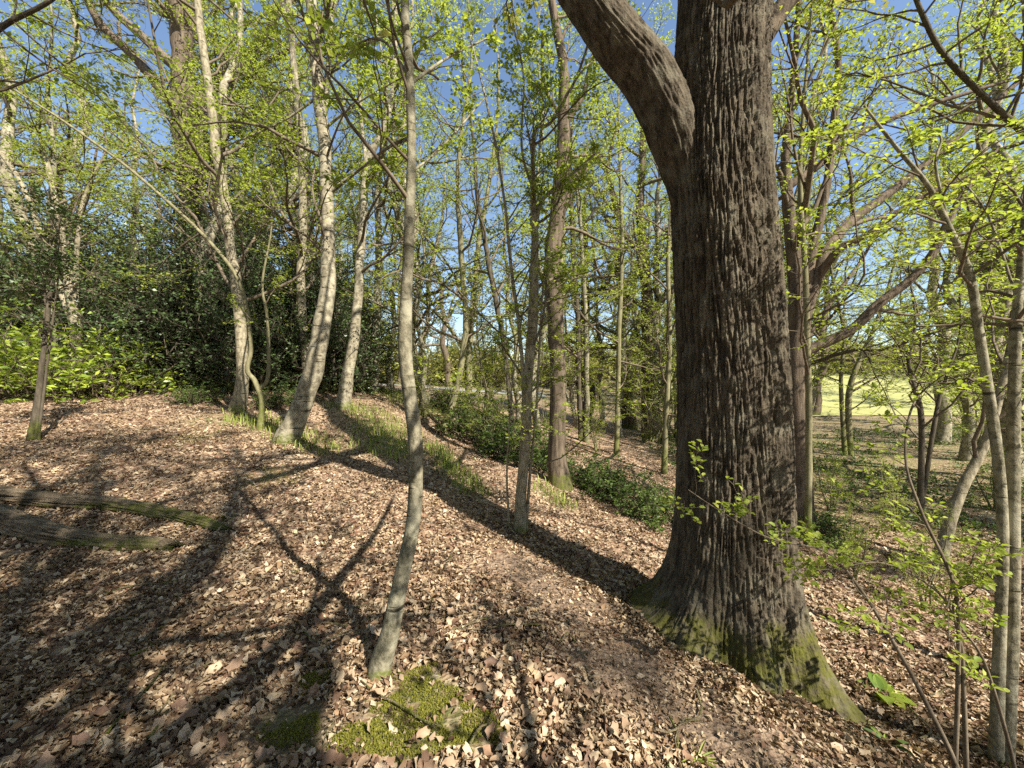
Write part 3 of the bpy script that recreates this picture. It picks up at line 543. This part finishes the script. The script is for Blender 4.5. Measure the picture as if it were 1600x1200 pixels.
# ------------------------------------------------------------------ woodland behind: a few kinds, copied as individual trees
def variant(kind, seed):
    r = np.random.default_rng(seed); tm, bm, lm = MB(), MB(), MB()
    def stem(hgt, rad, lean, wob, n=22, x0=(0, 0)):
        z = np.linspace(-.4, hgt, n); P = np.stack([x0[0]+lean[0]*(z/hgt)**1.5*hgt, x0[1]+lean[1]*(z/hgt)**1.5*hgt, z], -1) if False else np.stack([x0[0]+lean[0]*np.maximum(z, 0), x0[1]+lean[1]*np.maximum(z, 0), z], -1)
        P[:, 0] += wob*perlin(np.stack([z*.35, z*0+seed, z*0], -1)); P[:, 1] += wob*perlin(np.stack([z*.35, z*0+seed+9, z*0], -1))
        R = rad*(1-.88*np.clip(z/hgt, 0, 1)**1.1)*(1+.35*np.exp(-np.maximum(z, 0)/.25)); return P[None], R[None]
    if kind == 'pole':
        S = [stem(r.uniform(13, 17), r.uniform(.1, .16), r.normal(0, .05, 2), .5)]; par = (24, .14, .2, 7, 7, 9, .085, 'slim', 'fresh', .08)
    elif kind == 'beech':
        S = [stem(r.uniform(15, 19), r.uniform(.18, .26), r.normal(0, .05, 2), .6)]; par = (26, .16, .24, 8, 8, 9, .09, 'beech', 'fresh', .06)
    elif kind == 'oak':
        S = [stem(r.uniform(14, 18), r.uniform(.32, .45), r.normal(0, .04, 2), .9)]; par = (17, .25, .36, 8, 8, 5, .1, 'oak2', 'fresh2', .1)
    elif kind == 'hazel':
        S = [stem(r.uniform(4, 7), r.uniform(.03, .06), r.normal(0, .18, 2), .5, 14, r.normal(0, .12, 2)) for _ in range(5)]; par = (9, .15, .33, 6, 6, 7, .065, 'algae', 'fresh', .05)
    elif kind == 'far':
        S = [stem(r.uniform(11, 15), r.uniform(.2, .3), r.normal(0, .04, 2), .6)]; par = (20, .12, .32, 7, 6, 6, .2, 'dark', 'fresh2', .08)
    m1, t0, l1, m2, m3, q, lf, bk, lfm, up = par
    for P, R in S:
        tm.add(*tubes(P, R, 14, .07))
        P1, R1 = sprout(r, P, R, m1, t0, 1, l1, 1.05, 9, up, .2 if kind == 'oak' else .15, .1, .5, taper=.65, thin=.03 if kind == 'oak' else .016)
        P2, R2 = sprout(r, P1, R1, m2, .15, 1, .48, .85, 6, .02, .17, .7, .6)
        P3, R3 = sprout(r, P2, R2, m3, .1, 1, .5, .75, 3, .0, .15, .7, .7)
        bm.add(*tubes(P1, R1, 6)); bm.add(*tubes(P2, R2, 3)); bm.add(*tubes(P3, R3*1.3, 3))
        lm.add(*leaves(r, P3, q, lf)); lm.add(*leaves(r, P2, q, lf))
    return (tm.build('trunk', M[bk], True), bm.build('branches', M['twig' if kind != 'far' else 'dark'], True), lm.build('crown', M[lfm]))
VAR = {k: [variant(k, s) for s in ss] for k, ss in (('pole', (1, 2, 3)), ('beech', (4, 5)), ('oak', (6, 7)), ('hazel', (8, 9)), ('far', (10, 11)))}
NAME = dict(pole='slim_tree', beech='beech_tree', oak='oak_tree', hazel='hazel_bush', far='far_tree')
CAT = dict(pole='tree', beech='tree', oak='tree', hazel='bush', far='tree')
def plant(kind, x, y, rz, s, label, group, k=None):
    v = VAR[kind][int(k if k is not None else rng.integers(len(VAR[kind])))]
    root = obj(NAME[kind], None, None, (x, y, float(H(x, y))), label, CAT[kind], group)
    root.rotation_euler = (0, 0, float(rz)); root.scale = (float(s),)*3
    for nm, me in zip(('trunk', 'branches', 'crown'), v): obj(nm, me, root)
    return root
def u_of(x, y): return 800+x/y*F
def region(kind, x, y):
    u = u_of(x, y); far = y > 24
    side = 'left, beyond the holly thicket' if u < 540 else 'centre, beyond the hornbeam' if u < 1060 else 'right, beyond the massive oak'
    what = dict(pole='slim leafy tree', beech='tall smooth-barked leafy tree', oak='rough-barked spreading oak', hazel='bushy multi-stemmed hazel', far='hazy olive tree')[kind]
    lab = ('distant ' if far else '')+what+' at the '+side
    return lab, 'background '+what+'s, '+('far ' if far else '')+side.split(',')[0]
BG = []
rb = np.random.default_rng(21)
def scatter(n, y0, y1, kinds, pk, dmin, smin, smax, extra=1.45):
    got = 0; tries = 0
    while got < n and tries < 6000:
        tries += 1; y = math.sqrt(rb.uniform(y0*y0, y1*y1)); x = rb.uniform(-extra, extra)*y; u = u_of(x, y); kind = kinds[rb.choice(len(kinds), p=pk)]
        if any((x-a)**2+(y-b)**2 < dmin*dmin for a, b in BG): continue
        if 600 < u < 860 and 16 < y < 41.5: continue                 # the view out to the road
        if 1285 < u < 1500 and 9 < y < 44: continue                # the view to the meadow
        if u < 560 and y < 12.5: continue
        if 640 < u < 1060 and y < 12.5: continue
        BG.append((x, y)); lab, grp = region(kind, x, y)
        plant(kind, x, y, rb.uniform(0, 6.28), rb.uniform(smin, smax), lab, grp); got += 1
scatter(48, 10, 22, ['pole', 'beech', 'oak', 'hazel'], [.42, .2, .1, .28], 1.7, .8, 1.1)
scatter(70, 20, 44, ['pole', 'beech', 'oak', 'hazel'], [.35, .25, .2, .2], 2.6, .85, 1.15)
scatter(130, 46, 85, ['far'], [1.], 3.5, .55, 1.0, 1.5)
scatter(30, 42, 52, ['far'], [1.], 1.2, .4, .62, .35)
for i, (x, y, s, k) in enumerate(((10.5, 5.8, .8, 'hazel'), (13, 9, .9, 'hazel'), (7.5, 13, .85, 'pole'))):
    lab, grp = region(k, x, y); plant(k, x, y, i*1.3, s, lab+' near the dell', grp+' near the dell')
for i, (x, y, s, k) in enumerate(((-10, 12.2, .9, 'beech'), (-13.5, 11.2, .85, 'pole'), (-7.2, 13.6, .9, 'beech'), (-16.5, 13.5, 1., 'beech'), (-4.2, 16, .95, 'beech'), (-11.5, 15.5, 1, 'oak'), (-14.5, 18, 1.1, 'beech'), (-6, 19, 1, 'pole'), (4.5, 16, .9, 'pole'), (2.2, 18.5, .9, 'beech'), (.2, 14.5, .7, 'pole'), (13.2, 9.8, .85, 'pole'), (14.5, 11.2, .9, 'beech'), (9, 14.5, .9, 'beech'), (16.5, 14, 1, 'pole'), (12.2, 16, 1, 'beech'), (6.3, 17, .9, 'beech'), (19, 17, 1, 'beech'), (7.2, 11.2, .75, 'pole'), (-1.8, 19, .9, 'pole'), (-3, 13, .75, 'pole'), (14, 8.7, .8, 'pole'))):
    lab, grp = region(k, x, y); plant(k, x, y, i*1.1, s, lab, grp); BG.append((x, y))
for i, (u, v, s) in enumerate(((770, 705, .36), (720, 672, .4), (850, 728, .32), (935, 705, .4), (1005, 690, .5), (1300, 800, .28), (1400, 830, .25), (1330, 905, .17), (1560, 800, .35), (1450, 950, .17), (660, 650, .4))):
    p = onground(u, v); plant('hazel', p[0], p[1], i*2.2, s, 'fresh green knee-high regrowth in the dell '+('left of' if u < 1060 else 'right of')+' the massive oak', 'knee-high green regrowth in the dell '+('left' if u < 1060 else 'right')+' of the oak')
tree('overhanging_tree', 'dark bare bough reaching in from the right edge near the top', 'tree', [[(1720, 1150, 26), (1710, 700, 20), (1670, 300, 15), (1600, 208, 11), (1560, 172, 9), (1480, 92, 8), (1440, 20, 7), (1400, -90, 5)]], 'dark', Y=2.9, ws=.9, seed=51, l1=16, t0=.5, len1=.24, leaf=.034, q=5, l2=6, l3=6, fine=True)
tree('overhanging_tree', 'shaded leafy bough hanging into the upper left corner', 'tree', [[(-190, 1000, 24), (-170, 500, 18), (-120, 200, 13), (-20, 60, 8), (80, 0, 6), (190, -90, 4)]], 'dark', Y=3.2, ws=.9, seed=52, l1=15, t0=.5, len1=.24, leaf=.045, q=5, l2=6, l3=5, fine=True)
for i, (x, y, s, k) in enumerate(((-7, .9, .85, 'beech'), (-6.2, -.6, .85, 'beech'), (-4.5, -5, .9, 'beech'), (-12, 2, .9, 'beech'), (-13.5, 6.5, .95, 'oak'), (-8.5, -8, 1, 'beech'), (-2.2, -5.6, .9, 'beech'))):  # out-of-frame trees added to close the canopy against sky fill
    plant(k, x, y, i*1.7+.9, s, 'tree added left of the viewpoint so its crown blocks skylight overhead', 'added canopy trees left of the viewpoint', i % 2)
# unseen trees round the viewpoint: some dapple the ground, others added to block skylight
tree('leaning_tree', 'leaning trunk behind the viewpoint shading the lower left ground', 'tree', [[(1.9, -3.5, 0, .24), (2.2, -3.5, 5, .21), (2.64, -3.4, 7, .2), (3.7, -3.4, 8.5, .18), (4.5, -3.35, 10, .15), (5.5, -3.5, 13, .05)]], 'beech', world=True, seed=41, l1=5, t0=.5, len1=.2, q=0)
tree('leaning_tree', 'slimmer bending trunk behind the viewpoint shading the bottom centre', 'tree', [[(3.3, -2.7, 0, .15), (3.35, -2.7, 4, .13), (3.64, -2.8, 6, .12), (4.27, -3, 7.2, .1), (5.2, -3.8, 9, .04)]], 'slim', world=True, seed=42, l1=5, t0=.5, len1=.15, q=0)
for i, (x, y, s, k) in enumerate(((1.5, -3.0, .75, 'beech'), (2.2, -4.9, .85, 'beech'), (-.1, -1.9, .62, 'oak'), (3.4, -7, .9, 'beech'), (-3.2, -2.6, .8, 'beech'), (-9, -1.5, .8, 'pole'), (-7.5, -4, .9, 'oak'), (-5, -8, 1, 'beech'), (-11, -1, .9, 'beech'), (-13, -8, 1, 'oak'), (-1, -11, 1, 'oak'), (15, -3, 1, 'oak'), (14, 5, .8, 'pole'), (17, 1, 1, 'beech'), (7.5, -10, .9, 'oak'), (14, -9, 1, 'beech'), (-20, -2, 1, 'beech'), (5, -15, 1, 'beech'), (22, -6, 1, 'oak'), (-10, -15, 1.1, 'oak'))):
    plant(k, x, y, i*2.1+.4, s, 'unseen tree round the viewpoint, set there to dapple the ground and block skylight', 'trees behind the viewpoint', i % 2)

# ------------------------------------------------------------------ shrubs
def shrub_meshes(seed, w, h, stems, leaf, q, mat, bk, m2=7, m3=6, jit=.6, wid=.26, rosette=False, t0=.1):
    r = np.random.default_rng(seed); bm, lm = MB(), MB()
    a = r.uniform(0, 2*np.pi, stems); rad = np.sqrt(r.random(stems))*w; top = h*np.sqrt(np.maximum(0.05, 1-(rad/w)**2))*r.uniform(.65, 1.1, stems)
    s = np.linspace(0, 1, 9)[None]; sx = rad*np.cos(a)*.35; sy = rad*np.sin(a)*.35
    P = np.stack([sx[:, None]+(rad*np.cos(a)*.65)[:, None]*s**.7, sy[:, None]+(rad*np.sin(a)*.65)[:, None]*s**.7, -.1+(top+.1)[:, None]*s], -1)
    P += .05*h*r.normal(size=P.shape)*s[..., None]; R = np.repeat((.012*h*(1-.8*s)), stems, 0)
    P1, R1 = sprout(r, P, R, m2, .12, 1, .42, 1., 6, .03, .2, .2, .6, taper=.3); P2, R2 = sprout(r, P1, R1, m3, .2, 1, .5, .8, 3, .02, .2, .3, .7)
    bm.add(*tubes(P, R, 6)); bm.add(*tubes(P1, R1, 3)); bm.add(*tubes(P2, R2, 3))
    lm.add(*leaves(r, P2, q, leaf, jit=jit, wid=wid, t0=.75 if rosette else t0, spread=1.)); lm.add(*leaves(r, P1, q, leaf, jit=jit, wid=wid, t0=.8 if rosette else t0, spread=1.))
    return bm.build('branches', M[bk], True), lm.build('foliage', M[mat])
def shrub(name, ms, x, y, rz, s, label, cat, group=None):
    root = obj(name, None, None, (x, y, float(H(x, y))-.05), label, cat, group); root.rotation_euler = (0, 0, rz); root.scale = s if isinstance(s, tuple) else (s, s, s)
    for nm, me in zip(('stems', 'foliage'), ms): obj(nm, me, root)
    return root
r_far = np.random.default_rng(77)
RH = [shrub_meshes(s, 1.5, 2.0, 22, .17, 8, 'rhodo', 'twig', 7, 5, .7, .2, True) for s in (1, 2)]
for i, (u, Y, s) in enumerate(((-20, 9.4, 1.), (70, 9.7, 1.05), (150, 9.9, .95), (205, 10.3, .72), (20, 10.8, 1.15))):
    shrub('rhododendron', RH[i % 2], (u-800)/F*Y, Y, i*1.9, s, ['yellow-green rhododendron at the left edge of the picture', 'yellow-green rhododendron beside the holly sapling', 'yellow-green rhododendron below the splayed pale tree', 'small yellow-green rhododendron against the dark holly thicket', 'taller rhododendron standing behind the others at the left edge'][i], 'shrub', 'rhododendrons on the bank')
HO = [shrub_meshes(s, 1.9, 4.6, 46, .09, 10, 'holly', 'dark', 9, 6, .9, .3) for s in (3, 4)]
for i, (u, Y, s) in enumerate(((60, 13.5, 1.15), (180, 12.3, 1.), (260, 11.6, .95), (325, 12.2, 1.1), (395, 11.4, .85), (430, 12.8, 1.1), (500, 12.2, .95), (530, 13.4, .9), (250, 14.5, 1.35), (130, 15, 1.35), (370, 15, 1.35), (-60, 13, 1.2))):
    shrub('holly_bush', HO[i % 2], (u-800)/F*Y, Y, i*2.3, s, 'dark glossy evergreen bush in the thicket behind the leaning beech', 'bush', 'dark evergreen thicket on the bank')
LA = [shrub_meshes(s, 1.0, 1.1, 30, .075, 8, 'laurel', 'twig', 7, 6, .7, .3) for s in (5, 6)]
for i, (u, v, s, lab) in enumerate(((740, 690, 1.25, 'broad leafy low bush beside the thin leaning tree in the dell'), (800, 720, 1.0, 'leafy low bush behind the hornbeam stems'), (845, 735, .75, 'leafy low bush touching the left of the straight brown oak'), (690, 640, .9, 'low bush on the crest below the thin leaning tree'),
        (925, 765, .75, 'dark low bush right of the straight brown oak'), (975, 790, .8, 'dark low bush between the straight oak and the massive oak'), (1035, 815, .6, 'dark low bush against the left side of the massive oak'), (1290, 845, .55, 'fresh green low bush right of the massive oak'), (430, 640, .6, 'low green bush behind the crooked shrub'), (300, 632, .55, 'low green bush at the foot of the holly thicket'))):
    p = onground(u, v); shrub('low_bush', LA[i % 2], p[0], p[1]+.2, i*1.7, (s*1.15, s*1.15, s*.85), lab, 'bush', 'low bushes around the dell')

FB = [shrub_meshes(s, 2.6, 3.6, 20, .26, 7, 'fresh2', 'twig', 6, 5, .8, .34) for s in (7, 8)]
for i in range(80):
    Y = r_far.uniform(43, 60) if i < 30 else r_far.uniform(43, 75); u = r_far.uniform(560, 1010) if i < 30 else r_far.uniform(20, 1640)
    shrub('far_bush', FB[i % 2], (u-800)/F*Y, Y, i*1.3, float(r_far.uniform(.7, 1.5)), 'olive-green bush in the far hedgerow beyond the '+('road' if 540 < u < 1060 else 'thicket' if u < 800 else 'meadow'), 'bush', 'far hedgerow bushes '+('by the road' if 540 < u < 1060 else 'at the left' if u < 800 else 'at the right'))
# ------------------------------------------------------------------ ground cover, grass, moss
r = np.random.default_rng(31)
def blades(x, y, hgt, wd, rng, lean=.5):
    n = len(x); b = np.stack([x, y, H(x, y)-.01], -1); a = rng.uniform(0, 6.283, n); d = np.stack([np.cos(a), np.sin(a), 0*a], -1); s = np.stack([-np.sin(a), np.cos(a), 0*a], -1)
    ln = (lean*rng.random(n))[:, None]; h_ = (hgt*rng.uniform(.5, 1.3, n))[:, None]; Zv = np.array([0, 0, 1.])
    m = b+h_*(Zv*.6+d*ln*.35); t = b+h_*(Zv*(1-.4*ln)+d*ln); w_ = wd*h_/hgt
    V = np.stack([b-s*w_, b+s*w_, m+s*w_*.8, t, m-s*w_*.8], 1).reshape(-1, 3); k = np.arange(n)[:, None]*5
    return V, [k+np.array([[0, 1, 2, 4]]), k+np.array([[4, 2, 3]])]
n = 60000; Y_ = r.uniform(3, 24, n); X_ = r.uniform(-.75, .4, n)*Y_
k = r.random(n) < (green_at(X_, Y_)*(Y_ < 20)*1.2-.35); k &= X_ < 3.5; X_, Y_ = X_[k], Y_[k]
V, fc = blades(X_, Y_, .2, .008, r, .9); obj('grass', mesh('grass', V, fc, M['grass']), label='tufts of green grass and bulb leaves along the bank top', cat='grass', kind='stuff')
n = 15000; Y_ = np.sqrt(r.uniform(16, 22*22, n)); X_ = r.uniform(.35, 1.4, n)*Y_
k = (green_at(X_, Y_) > .2)&(perlin(np.stack([X_, Y_, X_*0], -1)*.55+2)+.35*perlin(np.stack([X_, Y_, X_*0], -1)*2) > .02); X_, Y_ = X_[k], Y_[k]; n = len(X_)
b = np.stack([X_, Y_, H(X_, Y_)], -1); d = r.normal(size=(n, 3))*.5+np.array([0, 0, 1]); P = b[:, None]+nrm(d)[:, None]*np.linspace(0, 1, 4)[None, :, None]*r.uniform(.08, .24, n)[:, None, None]
V, q = leaves(r, P, 5, .085, jit=.5); obj('ground_cover', mesh('ground_cover', V, q, M['laurel']), label='patchy low green ground cover on the dell floor at the right', cat='ground cover', kind='stuff')
def moss_patch(u, v, rad, label, grp='moss cushions on the bare ground'):
    c = onground(u, v); n = int(9000*min(rad, .24)**2/.06)+500; a = r.uniform(0, 6.283, n); rr = np.sqrt(r.random(n))*rad*1.5
    x = np.cos(a)*rr; y = np.sin(a)*rr; f = 1-np.hypot(x, y)/rad+.9*perlin(np.stack([x+c[0], y+c[1], x*0], -1)*7)+.4*perlin(np.stack([x+c[0], y+c[1], x*0], -1)*19)
    k = f > .1; x, y, f = x[k], y[k], f[k]
    V, fc = blades(c[0]+x, c[1]+y, .012, .003, r, 1.5); V[:, 2] += np.repeat(np.minimum(f, .6)*.014, 5)+.006
    obj('moss_patch', mesh('moss_patch', V-c, fc, M['moss']), None, c, label, 'moss', grp, 'stuff')
for u, v, rad, lab in ((492, 1066, .09, 'small moss cushion left of the foot of the slender mottled tree'), (465, 1140, .13, 'round moss cushion on bare earth at the lower left'), (665, 1078, .2, 'bright moss patch right of the foot of the slender mottled tree'), (640, 1140, .24, 'largest dark green moss patch at the bottom centre'), (745, 1140, .15, 'ragged moss patch at the right end of the bottom mosses'), (570, 1160, .13, 'moss patch in the shadow below the slender mottled tree'),
        (300, 685, .5, 'moss on the hump left of the leaning beech'), (425, 745, .4, 'moss on the slope below the leaning beech'), (330, 815, .2, 'moss beside the broken end of the upper log'), (1290, 1120, .14, 'moss at the foot of the massive oak root')):
    moss_patch(u, v, rad, lab)

# ------------------------------------------------------------------ fallen logs and twigs
def fallen_log(pts, label):
    G = []
    for u, v, wd, lift in pts:
        g = onground(u, v); rad = .82*wd/F*g[1]/2; G.append((g[0], g[1]+rad*.6, H(g[0], g[1]+rad*.6)+rad*.4+lift, rad))
    G = np.array(G); n = 120; P = catmull(G[:, :3], n); R = np.interp(np.linspace(0, 1, n), np.linspace(0, 1, len(G)), G[:, 3])
    R[-1] *= .55; R[-2] *= .85; P[-1] += (P[-1]-P[-2])*.6
    base = P[n//2]*np.array([1, 1, 0])+np.array([0, 0, float(H(P[n//2, 0], P[n//2, 1]))])
    K = 84; V, Q = tubes(P[None], R[None], K, .14, 2.2); V = V.reshape(n, K, 3); ln_ = np.concatenate([[0], np.cumsum(np.linalg.norm(np.diff(P, axis=0), axis=1))])
    a_ = np.arange(K)/K*2*np.pi; co_ = np.stack(np.broadcast_arrays(np.cos(a_)[None]*2.6, np.sin(a_)[None]*2.6, ln_[:, None]*1.1), -1)
    gro = -np.clip(1-np.abs(perlin(co_+3))*6, 0, 1)*.32+.1*perlin(co_*np.array([3, 3, 2])); V = V+(V-P[:, None])*gro[..., None]
    V[-1] += nrm((P[-1]-P[-2])[None])*r.uniform(-.09, .1, (K, 1)); V[-2] += nrm((P[-1]-P[-2])[None])*r.uniform(-.03, .03, (K, 1))
    V = np.concatenate([V.reshape(-1, 3), P[-1:]-(P[-1]-P[-2])*2]); k = (n-1)*K
    F3 = np.array([[k+i, k+(i+1)%K, n*K] for i in range(K)])
    o = obj('fallen_log', mesh('fallen_log', V-base, [Q, F3], M['deadwood'], True), None, base, label, 'log', 'weathered logs on the left'); return o
fallen_log([(-90, 760, 34, .0), (0, 785, 32, 0), (90, 795, 30, .02), (180, 800, 27, .02), (270, 815, 25, .01), (350, 832, 17, 0)], 'upper weathered log with mossy tapering end, behind the other log')
fallen_log([(-90, 790, 50, .0), (-20, 820, 46, 0), (60, 848, 42, .01), (150, 858, 33, 0), (220, 860, 29, 0), (268, 862, 27, 0)], 'nearer pale weathered log with a blunt broken end at the left')
for i in range(26):
    u, v = r.uniform(150, 1500), r.uniform(800, 1190)
    if 950 < u < 1350 and v < 1130: u -= 500
    g = onground(u, v); L = r.uniform(.15, .6); a = r.uniform(0, 6.28); t = np.linspace(-.5, .5, 7)
    x = g[0]+np.cos(a)*t*L+.03*r.normal()*np.sin(t*5); y = g[1]+np.sin(a)*t*L+.03*r.normal()*np.sin(t*7); P = np.stack([x, y, H(x, y)+.03+.006*r.normal(size=7)], -1)
    V, Q = tubes(P[None]-g, np.linspace(.007, .003, 7)[None], 6); obj('fallen_twig', mesh('fallen_twig', V, Q, M['deadwood'], True), None, g, 'thin dry twig lying on the leaf litter', 'twig', 'dry twigs on the leaf litter')

# ------------------------------------------------------------------ plants at the foot of the oak
def leafy_plant(u, v, nl, size, label, grp=None, mat='laurel', wid=.3):
    g = onground(u, v); root = obj('leafy_plant', None, None, g, label, 'plant', grp)
    a = r.uniform(0, 6.28, nl)+np.arange(nl)*2.4; el = r.uniform(.25, .9, nl); Q = np.array([[i, i+1, 7+i, 6+i] for i in range(5)]+[[6+i, 7+i, 13+i, 12+i] for i in range(5)])
    for k in range(nl):
        s = np.linspace(0, 1, 6); l = size*r.uniform(.7, 1.2); d = np.array([np.cos(a[k]), np.sin(a[k]), 0]); sd_ = np.array([-d[1], d[0], 0])
        c = d*(s*l)[:, None]+np.array([0, 0, 1])*(l*(el[k]*s-.6*s*s*el[k]))[:, None]; wv = wid*l*np.sin(np.pi*np.clip(s*.93+.05, 0, 1))**.8
        obj('leaf', mesh('leaf', np.concatenate([c-sd_*wv[:, None]*.5+[0, 0, .01], c, c+sd_*wv[:, None]*.5+[0, 0, .01]]), Q, M[mat], True), root)
leafy_plant(1378, 1088, 13, .17, 'bright foxglove rosette beside the mossy root of the massive oak', mat='rhodo', wid=.5)
leafy_plant(1385, 1165, 8, .1, 'small green seedling below the foxglove rosette')
leafy_plant(1300, 1060, 7, .07, 'small green seedling above the foxglove rosette')
leafy_plant(1090, 1192, 9, .09, 'grassy seedling at the bottom edge near the path', mat='grass', wid=.12)

# ------------------------------------------------------------------ far road and meadow
def sheet(name, x0, x1, y0, y1, mat, dz, nx=40, ny=24, fy=None):
    gx, gy = np.meshgrid(np.linspace(x0, x1, nx), np.linspace(y0, y1, ny), indexing='ij')
    if fy is not None: gy = gy+fy(gx)
    i = np.arange(gx.size).reshape(gx.shape)
    return obj(name, mesh(name, np.stack([gx, gy, H(gx, gy)+dz], -1).reshape(-1, 3), np.stack([i[:-1, :-1], i[1:, :-1], i[1:, 1:], i[:-1, 1:]], -1).reshape(-1, 4), mat, True), kind='structure')
def plain(name, a, b, s):
    m, n = newmat(name); tc = N_(n, 'TexCoord'); f = noise(n, tc.outputs['Object'], s, 5, .65); finish(n, mixc(n, f, a, b), .85, f, .4, .03, .2); return m
sheet('road', -13, 3, 33, 38, plain('pale_asphalt', (.2, .2, .2), (.34, .33, .32), 1.5), .05, fy=lambda x: x*.06)
sheet('meadow', 14, 95, 27, 75, plain('meadow_grass', (.2, .22, .07), (.38, .36, .15), .35), .06, 60, 40)
